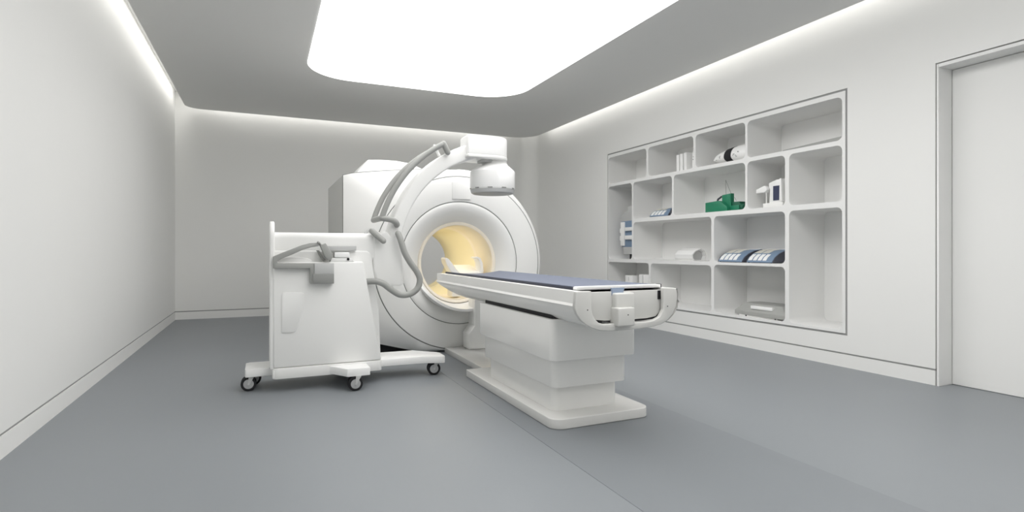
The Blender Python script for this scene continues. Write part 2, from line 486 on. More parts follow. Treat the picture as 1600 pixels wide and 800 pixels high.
# back plate with the bore hole
bm = bmesh.new()
c_in = [(GX + .374 * math.cos(2 * math.pi * i / N), .93 + .374 * math.sin(2 * math.pi * i / N)) for i in range(N)]
A = [bm.verts.new((p.x, YB1, p.z)) for p in frontrow]; B = [bm.verts.new((q[0], YB1 + .01, q[1])) for q in c_in]
for i in range(N): bm.faces.new((A[i], A[(i + 1) % N], B[(i + 1) % N], B[i]))
finish('rear_cover', bm, M['white'], gan, smooth=40)
bm = bmesh.new(); lathe(bm, [(.374, YE), (.40, YE + .004), (.50, YE - .02), (.53, YE - .06), (.53, YB1 - .01)], (GX, .93), 'Y', 96)
finish('rear_collar', bm, M['white'], gan, smooth=40)
# service panel on the ring
pz = [atY(706, 311, GY - .01), atY(706, 284, GY - .01)]
prism_obj('service_panel', rrect(1.772, 1.972, 1.570, 1.747, .006, 3), GY - .016, GY - .006, 'XZ', M['white'], gan, bevel=.002)
# hump on top
hp = [atY(553, 268, 6.35), atY(575, 249.5, 6.35), atY(596, 249.5, 6.35), atY(618, 251, 6.35), atY(640, 255, 6.35), atY(656, 262, 6.35), atY(672, 271, 6.35)]
pts = [(p.x, p.z) for p in hp]; pts[0] = (pts[0][0] - .02, 1.84); pts.append((pts[-1][0] + .05, 1.84))
prism_obj('top_housing', pts, 6.35, 7.1, 'XZ', M['white'], gan, bevel=.012, seg=3)
# protruding half-round lip under the bore
bm = bmesh.new()
a0, a1 = 200, 284
RO, RI = .50, .462
def arc(r, y, n=28): return [(GX + r * math.cos(math.radians(a0 + (a1 - a0) * i / n)), y, GZ + r * math.sin(math.radians(a0 + (a1 - a0) * i / n))) for i in range(n + 1)]
rowsL = []
nA = 28
for (r, f) in ((.50, 0), (.487, 1), (.462, 1), (.430, 0)):
    row = []
    for i in range(nA + 1):
        a = math.radians(a0 + (a1 - a0) * i / nA)
        k = math.sin(math.pi * .5 * min(1, i / 22))          # grows out of the funnel towards the middle
        y = GY + .09 - f * (.02 + .26 * k)
        row.append(bm.verts.new((GX + r * math.cos(a), y, GZ + r * math.sin(a))))
    rowsL.append(row)
for j in range(3):
    for i in range(nA): bm.faces.new((rowsL[j][i], rowsL[j][i + 1], rowsL[j + 1][i + 1], rowsL[j + 1][i]))
bm.faces.new([r[-1] for r in rowsL]); bm.faces.new([r[0] for r in reversed(rowsL)])
finish('bore_lip', bm, M['white2'], gan, smooth=40)
# black block filling the gap under the body
prism_obj('underbody_block', rrect(BXL + .12, 2.28, YB0 + .04, YB1 - .1, .05, 4), 0, .12, 'XY', M['black'], gan, bevel=0)
# lamps inside the bore (warm light of the tunnel)
lb = area_light('bore_light', (GX, 6.4, GZ + .33), .30, 1.2, BORE_W, (0, 0, 0), (1, .96, .88))

# white moulded patient cradle inside the bore
cr = empty('bore_cradle', (GX, 6.2, .72), 'white curved patient cradle lying inside the yellow bore of the scanner', 'patient cradle')
Yc0, Yc1 = 5.70, 5.86
sec_px = [(697, 402.5), (701, 404.5), (706, 410.5), (712, 419.5), (720, 428), (735, 431), (748, 428.5), (751, 421), (750.5, 411), (747.5, 405), (742, 402.5), (746, 400.8), (751, 403), (754.5, 411), (756, 424), (752, 434), (735, 438), (716, 434), (704, 424), (697.5, 412), (695.5, 405)]
prism_obj('cradle_shell', [(p.x, p.z) for p in (atY(u, v, Yc0) for u, v in sec_px)], Yc0, Yc1, 'XZ', M['white2'], cr, bevel=.004, smooth=50)
ql = [atY(719, 427, Yc0 + .01), atY(750.5, 425, Yc0 + .01), atY(741, 413.2, 6.28), atY(708.5, 413.5, 6.28)]
bm = bmesh.new()
tv = [bm.verts.new(p) for p in ql]; bv = [bm.verts.new(p - Vector((0, 0, .03))) for p in ql]
bm.faces.new(tv); bm.faces.new(list(reversed(bv)))
for i in range(4): bm.faces.new((tv[i], bv[i], bv[(i + 1) % 4], tv[(i + 1) % 4]))
finish('cradle_cushion', bm, M['paper'], cr, bevel=.006)
box('cradle_rail', GX - .02, GX + .08, Yc0 + .02, 5.90, GZ - .37, .72, M['white'], cr, bevel=.01)

# ------------------------------------------------------------------ floor plate between gantry and table + docking bracket
tb = empty('patient_table', (1.85, 3.6, 0), 'white scanner patient table with blue-grey pad on a three-step lifting column', 'patient table')
prism_obj('docking_plate', rrect(1.69, 2.10, 4.30, 5.47, .006, 3), .0018, .052, 'XY', M['base'], tb, bevel=.003)
prism_obj('base_plate', rrect(1.53, 2.225, 2.84, 4.36, [.07, .012, .075, .07], 8), .0018, .062, 'XY', M['base'], tb, bevel=.006, seg=3)
# docking bracket
bp_ = [(p.x, max(.0525, p.z)) for p in (atY(u, v, 5.25) for u, v in ((733, 546), (733, 522), (742, 509.5), (742, 468), (762, 468), (762, 546)))]
prism_obj('docking_bracket', bp_, 5.25, 5.44, 'XZ', M['white'], tb, bevel=.006)
# column tiers, narrowing downward
prism_obj('column_stage', rrect(1.615, 2.085, 3.00, 4.060, .045, 6), .06, .30, 'XY', M['warm'], tb, bevel=0)
prism_obj('column_stage', rrect(1.580, 2.110, 2.93, 4.085, .045, 6), .222, .50, 'XY', M['warm'], tb, bevel=.002)
prism_obj('column_stage', rrect(1.530, 2.130, 2.86, 4.065, .04, 6), .398, .640, 'XY', M['warm'], tb, bevel=.003)
prism_obj('column_gasket', rrect(1.56, 2.10, 2.90, 4.02, .03, 4), .638, .675, 'XY', M['black'], tb, bevel=0)
# trough body: U-shaped section swept along Y
TX = 1.85
def trough_half(o=0):       # from top outer edge to the bottom centre, local x offset / z
    return [(.335, .826), (.337, .79), (.337, .762), (.346, .748), (.338, .738), (.336, .722), (.322, .70), (.300, .672), (.268, .648), (.225, .630), (.17, .618), (.10, .612), (0, .610)]
def trough_inner():
    return [(.285, .826), (.283, .76), (.270, .71), (.235, .675), (.18, .658), (.10, .652), (0, .650)]
H_ = trough_half(); I_ = trough_inner()
outer = [(-x, z) for x, z in H_] + [(x, z) for x, z in reversed(H_[:-1])]
inner = [(-x, z) for x, z in I_] + [(x, z) for x, z in reversed(I_[:-1])]
bm = bmesh.new()
Y0, Y1 = 2.547, 5.14
def trow(P, yfun): return [bm.verts.new((TX + x, yfun(z), z)) for x, z in P]
near = lambda z: Y0
far = lambda z: Y1 - .62 * max(0, (.742 - z) / .132) ** 1.0 if z < .742 else Y1
ao, bo_ = trow(outer, near), trow(outer, far)
ai, bi = trow(inner, near), trow(inner, lambda z: Y1 - .05 - .45 * max(0, (.742 - z) / .10))
for P_, Q_ in ((ao, bo_), (ai, bi)):
    for i in range(len(P_) - 1): bm.faces.new((P_[i], P_[i + 1], Q_[i + 1], Q_[i]))
bm.faces.new((ao[0], ai[0], bi[0], bo_[0])); bm.faces.new((ao[-1], ai[-1], bi[-1], bo_[-1]))
bm.faces.new(bo_ + list(reversed(bi)))
finish('table_trough', bm, M['warm'], tb, smooth=32)
# yoke at the front end
Yk0, Yk1 = 2.52, 2.548
uo = [(900, 455.5), (899, 470), (898, 481), (901, 491), (907.5, 501), (916, 508), (925, 513), (938, 517), (956, 517.5), (976, 516), (1000, 513.8), (1018, 511), (1033, 507), (1044, 500), (1052, 490), (1056.5, 479), (1058.5, 467), (1058.5, 458), (1056.5, 450)]
ui = [(1036.5, 449.5), (1037, 470), (1036.5, 484), (1031, 495), (1021, 500.5), (1010, 502.5), (995, 503.8), (970, 505.3), (942, 506.5), (936, 504.5), (930, 499), (926, 491), (924.5, 483), (924.5, 455)]
P = [atY(u, v, Yk0) for u, v in uo + ui]
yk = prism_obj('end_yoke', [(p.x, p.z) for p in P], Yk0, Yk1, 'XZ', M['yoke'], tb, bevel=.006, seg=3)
# dark gasket and inner tub inside the yoke
def tub(off):
    b = [(-.228, .822), (-.228, .75), (-.215, .70), (-.185, .672), (-.12, .664), (0, .662)]
    b = [(x - off if x < 0 else x, z - (off if z < .8 else 0)) for x, z in b]
    # the left flank sits tight against the yoke, the right one leaves a gap
    return [(TX + x - .036 * (x < -.1), z) for x, z in b] + [(TX - x, z) for x, z in reversed(b[:-1])]
prism_obj('tub_gasket', tub(.012), Yk1 + .012, Y1 - .9, 'XZ', M['black'], tb, bevel=0)
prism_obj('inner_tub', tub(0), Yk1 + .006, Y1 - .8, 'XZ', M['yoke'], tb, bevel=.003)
# right hand black socket
q0, q1 = atY(1024, 451, Yk0 + .07), atY(1031, 464.5, Yk0 + .07)
box('latch_socket', 2.046, 2.078, 2.549, 2.60, .768, .818, M['black'], tb, bevel=.002)
# latch post, latch block, blue window, screws
a = atY(955, 457.5, 2.56); b = atY(984.5, 512, 2.56)
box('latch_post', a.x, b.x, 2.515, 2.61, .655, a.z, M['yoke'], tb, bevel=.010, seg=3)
a = atY(966, 481.5, Yk0 - .035); b = atY(992.5, 512, Yk0 - .035)
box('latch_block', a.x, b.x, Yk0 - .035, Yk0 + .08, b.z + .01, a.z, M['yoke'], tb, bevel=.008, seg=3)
a = atY(956, 450, 2.55); b = atY(976, 458, 2.55)
prism_obj('blue_window', [(a.x, a.z), (b.x, a.z), (b.x - .012, b.z - .01), (a.x, b.z - .01)], 2.5505, 2.562, 'XZ', M['ltblue'], tb, bevel=0)
for (u, v, yy) in ((918, 484.5, Yk0), (1043, 478.5, Yk0), (981.5, 492, Yk0 - .035)):
    p = atY(u, v, yy); bm = bmesh.new()
    tube(bm, [(p.x, yy - .001, p.z), (p.x, yy + .004, p.z)], .0035, 8)
    finish('screw', bm, M['black'], tb)
# tabletop pad: concave, with navy edge and white end caps
PX0, PX1, PY0, PY1 = 1.575, 2.140, 2.68, 5.07
def padz(x, y):
    s_ = (x - (PX0 + PX1) / 2) / ((PX1 - PX0) / 2); t = max(0, min(1, (y - PY0) / (PY1 - PY0)))
    return .842 - (.026 * t ** .6) * (1 - abs(s_) ** 1.8)
def pad_mesh(x0, x1, y0, y1, th, dz, nx=20, ny=16):
    bm = bmesh.new()
    def grid(d): return [[bm.verts.new((x0 + (x1 - x0) * i / nx, y0 + (y1 - y0) * j / ny, padz(x0 + (x1 - x0) * i / nx, y0 + (y1 - y0) * j / ny) + d)) for i in range(nx + 1)] for j in range(ny + 1)]
    T = grid(dz); B = grid(dz - th)
    for j in range(ny):
        for i in range(nx):
            bm.faces.new((T[j][i], T[j][i + 1], T[j + 1][i + 1], T[j + 1][i])); bm.faces.new((B[j][i], B[j + 1][i], B[j + 1][i + 1], B[j][i + 1]))
        for i in (0, nx): bm.faces.new((T[j][i], T[j + 1][i], B[j + 1][i], B[j][i]))
    for j in (0, ny):
        for i in range(nx): bm.faces.new((T[j][i], B[j][i], B[j][i + 1], T[j][i + 1]))
    return bm
pad = empty('table_pad', (1.857, 3.9, .82), 'long blue-grey patient pad with navy edges on top of the white table', 'pad')
finish('pad_surface', pad_mesh(PX0 + .010, PX1 - .010, PY0 + .008, PY1, .006, .0015), M['pad'], pad, smooth=50)
finish('pad_edge', pad_mesh(PX0, PX1, PY0 + .008, PY1, .020, -.001), M['navy'], pad, smooth=50)
prism_obj('end_strip', rrect(PX0 - .004, PX1 + .002, .8265, .8455, [.002, .009, .002, .002], 4), PY0 - .034, PY0 + .008, 'XZ', M['white2'], pad, bevel=.002)
prism_obj('strip_tip', rrect(PX1 - .002, PX1 + .012, .8225, .8475, .003, 2), PY0 - .030, PY0 + .008, 'XZ', M['black'], pad, bevel=.001, seg=1)

# ------------------------------------------------------------------ mobile C-arm
ca = empty('mobile_c_arm', (.5, 4.66, 0), 'white mobile c-arm x-ray cart on castors with curved arm and round detector head', 'x-ray machine')
YN, YC, YR = 4.43, 4.66, 4.89
def pol(pts, Y): return [(p.x, p.z) for p in (atY(u, v, Y) for u, v in pts)]
# chassis
ch = [(.065, YN), (.46, YN), (.57, YN - .175), (.735, YN - .175), (.735, YN), (.85, YN + .01), (.872, YN + .09), (1.20, YN + .085), (1.365, YN + .03), (1.385, YN + .04), (1.385, YC - .04), (1.37, YC),
      (1.20, YR - .06), (.872, YR - .05), (.85, YR - .01), (.735, YR), (.735, YR + .175), (.57, YR + .175), (.46, YR), (.065, YR), (.065, YR - .06), (-.095, YR - .06), (-.122, YR - .08), (-.122, YN + .115), (-.115, YN + .105), (.065, YN + .11)]
prism_obj('chassis', ch, .108, .166, 'XY', M['white2'], ca, bevel=.004)
prism_obj('base_skirt', rrect(.062, .858, YN - .006, YR + .006, .035, 6), .100, .178, 'XY', M['white'], ca, bevel=.004)
# cabinet, lower front part tapering upward to the right
prism_obj('cabinet', [(.066, .180), (.852, .180), (.712, .958), (.066, .958)], YN, YN + .075, 'XZ', M['white'], ca, bevel=.014, seg=3)
rh = pol([(427, 391.5), (560, 391.5), (573, 392), (578.5, 395), (581, 401), (582.5, 412), (585, 430), (587, 441)], YN + .07)
rh += [(.845, .60), (.86, .20), (.08, .20)]
prism_obj('rear_cabinet', rh, YN + .07, YR, 'XZ', M['white'], ca, bevel=.012, seg=3)
# access panel
ap = pol([(440, 461), (442, 457.6), (446, 457), (471, 457), (475, 459), (476, 464), (475, 474), (464, 512), (461, 518), (458, 519), (440, 520)], YN)
prism_obj('access_panel', ap, YN - .009, YN + .003, 'XZ', M['white'], ca, bevel=.003, seg=2)
# left upright fin
prism_obj('rear_fin', rrect(YN + .01, YR - .01, .17, 1.262, [.13, .13, .01, .01], 8), .044, .078, 'YZ', M['white'], ca, bevel=.010, seg=3)
# horizontal beam and swivel hub
bm = bmesh.new()
prism(bm, rrect(YC - .15, YC + .14, .95, 1.180, .045, 6), .07, .93, 'YZ')
finish('horizontal_beam', bm, M['white'], ca, bevel=.002)
hub = pol([(583, 366), (597, 362.5), (604, 360), (612, 368), (628, 372), (631, 400), (632, 430), (633, 446), (625, 450), (600, 448), (588, 444), (584, 420)], YC - .175)
prism_obj('swivel_hub', hub, YC - .158, YC + .10, 'XZ', M['white'], ca, bevel=.04, seg=5)
# the C itself
ACX, ACZ = 1.875, 1.0
bm = bmesh.new()
rowsC = []
nC = 48
A0, A1 = 100, 197
for i in range(nC + 1):
    a = math.radians(A0 + (A1 - A0) * i / nC)
    row = []
    for (r, y) in rrect(.858, .962 + .030 * max(0, (150 - math.degrees(a)) / 50), YC - .156, YC + .03, .018, 3):
        row.append(bm.verts.new((ACX + r * math.cos(a), y, ACZ + r * math.sin(a))))
    rowsC.append(row)
nn = len(rowsC[0])
for j in range(nC):
    for i in range(nn): bm.faces.new((rowsC[j][i], rowsC[j][(i + 1) % nn], rowsC[j + 1][(i + 1) % nn], rowsC[j + 1][i]))
bm.faces.new(rowsC[0]); bm.faces.new(list(reversed(rowsC[-1])))
finish('c_shaped_arm', bm, M['white'], ca, smooth=40)
# detector head
DXc, DYc = 1.872, 4.62
bm = bmesh.new()
hd = rrect(1.583, 1.995, DYc - .17, DYc + .17, [.165, .16, .012, .165], 12)
prism(bm, hd, 1.862, 2.028, 'XY')
hd_o = finish('head_housing', bm, M['white2'], ca, bevel=.012, seg=3)
prism_obj('housing_base', rrect(1.575, 1.998, DYc - .172, DYc + .165, [.165, .16, .02, .165], 10), 1.838, 1.866, 'XY', M['white'], ca, bevel=.006)
prism_obj('clamp_block', rrect(1.74, 1.84, DYc - .09, DYc + .05, .02, 4), 1.815, 1.842, 'XY', M['ltgrey'], ca, bevel=.004)
bm = bmesh.new()
DR = .200
neck = []
prof_n = [(.100, 1.842), (.104, 1.822), (.122, 1.800), (.160, 1.775), (.190, 1.752), (DR, 1.738), (DR, 1.592), (DR - .004, 1.585)]
offs = [.028, .026, .018, .008, .002, 0, 0, 0]
rings = []
for (r, z), ox in zip(prof_n, offs):
    rings.append([bm.verts.new((DXc + ox + r * math.cos(2 * math.pi * i / 64), DYc + r * math.sin(2 * math.pi * i / 64), z)) for i in range(64)])
for j in range(len(rings) - 1):
    for i in range(64): bm.faces.new((rings[j][i], rings[j][(i + 1) % 64], rings[j + 1][(i + 1) % 64], rings[j + 1][i]))
bm.faces.new(rings[0]); bm.faces.new(list(reversed(rings[-1])))
det = finish('detector_drum', bm, M['white2'], ca, smooth=36)
bm = bmesh.new()
rings = lathe(bm, [(DR - .008, 1.588), (DR - .002, 1.580), (DR - .012, 1.552), (DR - .022, 1.546)], (DXc, DYc), 'Z', 64)
bm.faces.new(rings[0]); bm.faces.new(rings[-1])
finish('detector_ring', bm, M['ltgrey'], ca, smooth=32)
bm = bmesh.new()
rings = lathe(bm, [(DR - .026, 1.550), (DR - .026, 1.544), (.02, 1.542)], (DXc, DYc), 'Z', 64)
bm.faces.new(rings[0]); bm.faces.new(rings[-1])
finish('detector_face', bm, M['grey'], ca, smooth=32)
for k in range(10):       # dark slots round the drum foot
    a = math.radians(-90 - YAW * 0 + 36 * k + 8); c_, s_ = math.cos(a), math.sin(a)
    bm = bmesh.new(); bx(bm, -.002, .002, -.021, .021, -.004, .004)
    bm.transform(Matrix.Translation((DXc + (DR - .001) * c_, DYc + (DR - .001) * s_, 1.5885)) @ Matrix.Rotation(a, 4, 'Z'))
    finish('slot', bm, M['grey2'], ca, smooth=0)
# pair of grab rails following the arm
RRl = 1.058
def rail_pts(y, r=RRl, a0=118.5, a1=163.5, n=26):
    return [(ACX + r * math.cos(math.radians(a0 + (a1 - a0) * i / n)), y, ACZ + r * math.sin(math.radians(a0 + (a1 - a0) * i / n))) for i in range(n + 1)]
yn_, yf_ = YC - .20, YC + .16
capsule('grab_rail', rail_pts(yn_), .0225, M['grey'], ca)
capsule('grab_rail', rail_pts(yf_), .0225, M['grey'], ca)
e1 = Vector(rail_pts(yn_)[0]); e2 = Vector(rail_pts(yn_)[-1]); f1 = Vector(rail_pts(yf_)[0]); f2 = Vector(rail_pts(yf_)[-1])
capsule('rail_bridge', [e2, f2], .024, M['grey'], ca)
capsule('rail_bridge', [e1, f1], .021, M['grey'], ca)
g1 = atY(699.5, 238, YC - .19)
capsule('rail_bracket', [e1, g1], .024, M['grey'], ca)
capsule('rail_bracket', smooth_path([e2, atY(611, 343, YC - .20), atY(618, 347, YC - .195), atY(620, 351, YC - .18)], 4), .025, M['grey'], ca)
capsule('rail_peg', [atY(679, 228, YC - .03), atY(686, 243, YC - .06)], .013, M['white2'], ca)
# short cable stub and pin on the beam
capsule('cable_stub', [atY(581, 361, YC - .16), atY(599, 376.5, YC - .22)], .023, M['grey'], ca)
capsule('cable_stub', [atY(571, 364, YC), atY(575, 361, YC)], .012, M['ltgrey'], ca)
# cable loop
hose = smooth_path([atY(u, v, y_) for u, v, y_ in ((622, 365, 4.45), (626, 375, 4.43), (632, 394, 4.42), (641, 410, 4.42), (651, 424, 4.42), (656, 437, 4.42), (652, 451, 4.42), (640, 459.5, 4.42), (625, 460.5, 4.42), (611, 452.5, 4.42), (599, 443.5, 4.42), (587, 439.8, 4.43), (572, 440, 4.47))], 6)
capsule('cable_loop', hose, .0245, M['grey'], ca)
# push handle: slanted bar, horizontal bar, block
hb = pol([(426.5, 401), (438, 396), (455, 389.5), (472, 383), (484, 380), (498, 379), (499, 384.5), (486, 386.5), (473, 390.5), (456, 398), (440, 404.5), (433, 408.5), (434, 411.5), (492, 411.5), (492, 443), (484.5, 443), (484.5, 419.5), (426.5, 419.5)], YN - .05)
prism_obj('push_handle', hb, YN - .05, YN + .002, 'XZ', M['grey'], ca, bevel=.003)
cb = pol([(491.5, 411.3), (522, 411.3), (522, 428), (491.5, 428)], YN - .06)
prism_obj('control_box_lid', cb, YN - .06, YN + .002, 'XZ', M['ltgrey'], ca, bevel=.002)
cb = pol([(489, 428), (522, 428), (522, 443), (489, 443)], YN - .06)
prism_obj('control_box', cb, YN - .06, YN + .002, 'XZ', M['grey2'], ca, bevel=.002)
lv = pol([(500, 383), (509, 379.8), (520, 397), (519.5, 403), (516, 407), (513, 407), (508, 401)], YN - .04)
prism_obj('brake_lever', lv, YN - .04, YN + .03, 'XZ', M['grey'], ca, bevel=.005)
lv = pol([(494, 391), (498, 391), (505, 403), (508, 406), (504, 408), (500, 402)], YN + .06)
prism_obj('brake_lever', lv, YN + .03, YN + .068, 'XZ', M['grey'], ca, bevel=.004)
capsule('handle_pivot', [atY(497.5, 379, YN - .055), atY(500, 382, YN - .02)], .010, M['grey'], ca)
# upper control plate and small white console
cp = pol([(508, 384.3), (555, 384.3), (555, 391.6), (508, 391.6)], YN + .10)
prism_obj('control_plate', cp, YN + .035, YN + .068, 'XZ', M['ltgrey'], ca, bevel=.003)
cp = pol([(522, 394), (544.5, 394), (546, 402.5), (522, 402.5)], YN + .04)
prism_obj('control_console', cp, YN + .002, YN + .066, 'XZ', M['white2'], ca, bevel=.003)
cp = pol([(517, 403), (549, 403), (553, 409), (515, 409)], YN + .04)
prism_obj('console_base', cp, YN + .004, YN + .068, 'XZ', M['white'], ca, bevel=.003)
bm = bmesh.new(); p = atY(543.5, 405, YN + .02); tube(bm, [(p.x, YN - .002, p.z), (p.x, YN + .03, p.z)], .010, 12)
finish('console_button', bm, M['black'], ca)
cp = pol([(432, 409), (436, 404), (448, 401.5), (470, 402), (480, 403.5), (486, 406), (490, 411.5), (432, 411.5)], YN + .05)
prism_obj('top_moulding', cp, YN + .03, YN + .069, 'XZ', M['white'], ca, bevel=.005)
# castors
def castor(x, y, ang):
    r = .0535
    e = bpy.data.objects.new('castor', None); link(e); e.parent = ca
    mtx = full_matrix(ca).inverted(); e.location = mtx @ Vector((x, y, 0)); e.rotation_euler = (0, 0, ang); e.empty_display_size = .03
    for s_ in (-1, 1):
        bm = bmesh.new()
        rings = lathe(bm, [(r - .019, -.012 + s_ * .024), (r - .002, -.011 + s_ * .024), (r, -.007 + s_ * .024), (r, .007 + s_ * .024), (r - .002, .011 + s_ * .024), (r - .019, .012 + s_ * .024)], (0, r), 'Y', 32)
        bm.faces.new(rings[0]); bm.faces.new(rings[-1])
        finish('tyre', bm, M['black'], e, world_space=False)
        bm = bmesh.new()
        rings = lathe(bm, [(r - .018, .0125 * s_ + .024 * s_), (.012, .0165 * s_ + .024 * s_)], (0, r), 'Y', 32)
        bm.faces.new(rings[0]); bm.faces.new(rings[-1])
        finish('wheel_disc', bm, M['disc'], e, world_space=False)
        bm = bmesh.new(); tube(bm, [(0, .036 * s_, r), (0, .046 * s_, r)], .007, 12)
        finish('axle_cap', bm, M['metal'], e, world_space=False)
    bm = bmesh.new()
    prism(bm, [(-.006, r - .006), (.006, r - .008), (.040, .112), (.002, .112)], -.044, -.041, 'XZ')
    prism(bm, [(-.006, r - .006), (.006, r - .008), (.040, .112), (.002, .112)], .041, .044, 'XZ')
    bx(bm, .002, .040, -.042, .042, .104, .112)
    finish('castor_fork', bm, M['ltgrey'], e, bevel=.001, seg=1, world_space=False)
    return e
castor(-.098, 4.60, 0.0); castor(-.07, YR - .10, .2)
castor(.628, 4.285, 0.0); castor(.628, YR + .13, .1)
castor(1.312, 4.56, -.12)

# ------------------------------------------------------------------ things on the shelves
Z1, Z2, Z3, Z3b, Z4 = 2.033, 1.485, .912, .908, .328
# row 1, second compartment: three white binders and a small marked box
def binder(y0, h, label):
    e = empty('binder', (4.80, y0, Z1), label, 'binder', 'white binders on the top shelf')
    bm = bmesh.new(); w = .048
    bx(bm, 4.775, 4.779, y0 - w / 2, y0 + w / 2, Z1, Z1 + h)
    bx(bm, 4.775, 4.95, y0 - w / 2, y0 - w / 2 + .004, Z1, Z1 + h); bx(bm, 4.775, 4.95, y0 + w / 2 - .004, y0 + w / 2, Z1, Z1 + h)
    finish('cover', bm, M['paper'], e, smooth=0, bevel=.0015, seg=1)
    bm = bmesh.new(); bx(bm, 4.785, 4.942, y0 - w / 2 + .005, y0 + w / 2 - .005, Z1 + .001, Z1 + h - .01)
    finish('page_block', bm, M['beige'], e, smooth=0)
    return e
ys = [atX(u, 250, 4.775).y for u in (1059.2, 1064.8, 1070.8)]
binder(ys[0], .210, 'white binder standing on the top shelf, leftmost of the three upright binders')
binder(ys[1], .215, 'white binder standing in the middle of the three upright binders on the top shelf')
binder(ys[2], .218, 'white binder standing rightmost of the three upright binders on the top shelf')
e = empty('storage_box', (4.9, 5.30, Z1), 'pale box with black printed marks on the top shelf right of the binders', 'box')
box('box_body', 4.83, 4.95, 5.26, 5.37, Z1, Z1 + .215, M['paper'], e, bevel=.003)
for (y0, y1, z0, z1) in ((5.275, 5.305, .14, .19), (5.32, 5.355, .12, .13), (5.275, 5.30, .06, .10), (5.32, 5.35, .15, .165)):
    box('printed_mark', 4.827, 4.8305, y0, y1, Z1 + z0, Z1 + z1, M['black'], e, bevel=0)
# third compartment: rounded white case with black band
e = empty('rounded_case', (4.92, 4.75, Z1), 'glossy white streamlined case with a wide black band on the top shelf', 'case')
pya, pyb = 5.06, 4.465
def pod_k(t): return max(.05, 1 - (1 - min(1, t / .95)) ** 3.4) ** .5 if t < .95 else 1 - (t - .95) * 2
def pod_pt(t, ang, s_=1.0):
    k = pod_k(t); a = ang
    h = (.13 if math.sin(a) > 0 else .075) * (.72 + .28 * t)
    return Vector((4.905 + .125 * k * s_ * math.cos(a), pya + (pyb - pya) * t, max(Z1 + .001, Z1 + .07 + h * k * s_ * math.sin(a))))
def pod(bm, t0, t1, sc_=1.0, n=14, m=24):
    rows = [[bm.verts.new(pod_pt(t0 + (t1 - t0) * i / n, 2 * math.pi * j / m, sc_)) for j in range(m)] for i in range(n + 1)]
    for i in range(n):
        for j in range(m): bm.faces.new((rows[i][j], rows[i][(j + 1) % m], rows[i + 1][(j + 1) % m], rows[i + 1][j]))
    bm.faces.new(rows[0]); bm.faces.new(list(reversed(rows[-1])))
bm = bmesh.new(); pod(bm, 0, 1, n=28); finish('case_shell', bm, M['white2'], e, smooth=50)
bm = bmesh.new(); pod(bm, .42, .60, 1.03, n=6); finish('band', bm, M['black'], e, smooth=50)
random.seed(4)
for k in range(12):
    t = random.choice([random.uniform(.10, .38), random.uniform(.64, .80)])
    p = pod_pt(t, math.radians(random.uniform(165, 205)), 1.0)
    box('printed_mark', p.x - .003, p.x + .003, p.y - random.uniform(.004, .016), p.y + .006, p.z - .002, p.z + .004, M['grey2'], e, bevel=0)
# fourth compartment: flat grey board lying slantwise
e = empty('flat_board', (4.95, 3.7, Z1), 'flat grey board lying slantwise on the top right shelf', 'board')
bm = bmesh.new(); prism(bm, [(4.775, 3.395), (4.90, 4.12), (5.12, 4.08), (4.98, 3.375)], Z1 + .001, Z1 + .042, 'XY')
finish('board_slab', bm, M['grey'], e, bevel=.003)
bm = bmesh.new(); prism(bm, [(4.80, 3.41), (4.915, 4.08), (5.09, 4.05), (4.96, 3.39)], Z1 + .042, Z1 + .046, 'XY')
finish('board_top', bm, M['white'], e, bevel=.001, seg=1)

# row 2, tall left compartment: upright dispenser
e = empty('upright_dispenser', (4.90, 6.55, Z3), 'tall blue and white dispenser with a domed grey top in the leftmost tall compartment', 'dispenser')
DXn = 4.83
def yd(u, X=DXn): return atX(u, 350, X).y
def zd(v, u=978, X=DXn): return atX(u, v, X).z
yh = 6.485       # side hidden behind the divider
prism_obj('foot', [(yh + .02, Z3), (yd(983), Z3), (yd(983), zd(397)), (yh + .02, zd(397))], DXn + .01, DXn + .18, 'YZ', M['black'], e, bevel=.002)
prism_obj('lower_block', [(yh, zd(397)), (yd(974), zd(397)), (yd(973.5), zd(386)), (yh, zd(386))], DXn, DXn + .2, 'YZ', M['ltgrey'], e, bevel=.003)
prism_obj('blue_body', [(yh, zd(386)), (yd(971.5), zd(386)), (yd(970.2), zd(346)), (yh, zd(344.5))], DXn + .001, DXn + .21, 'YZ', M['blue'], e, bevel=.004)
box('front_panel', DXn - .02, DXn, yd(977), yd(971.2), zd(384), zd(347), M['white2'], e, bevel=.003)
for v0, v1 in ((357, 363.5), (368.5, 376)): box('side_clip', DXn - .015, DXn + .05, yd(971), yd(969.6), zd(v1), zd(v0), M['white2'], e, bevel=.002)
for v0, v1 in ((355.5, 361), (368, 374.5)): box('bracket', DXn - .035, DXn, yh, yd(978.8), zd(v1), zd(v0), M['white2'], e, bevel=.004)
dm = [(yh, zd(346)), (yd(970), zd(346)), (yd(970), zd(339)), (yd(971.5), zd(335)), (yd(975), zd(331.5)), (yd(980), zd(329.5)), (yd(980), zd(323)), (yh, zd(322))]
prism_obj('domed_top', dm, DXn + .005, DXn + .19, 'YZ', M['ltgrey'], e, bevel=.004)

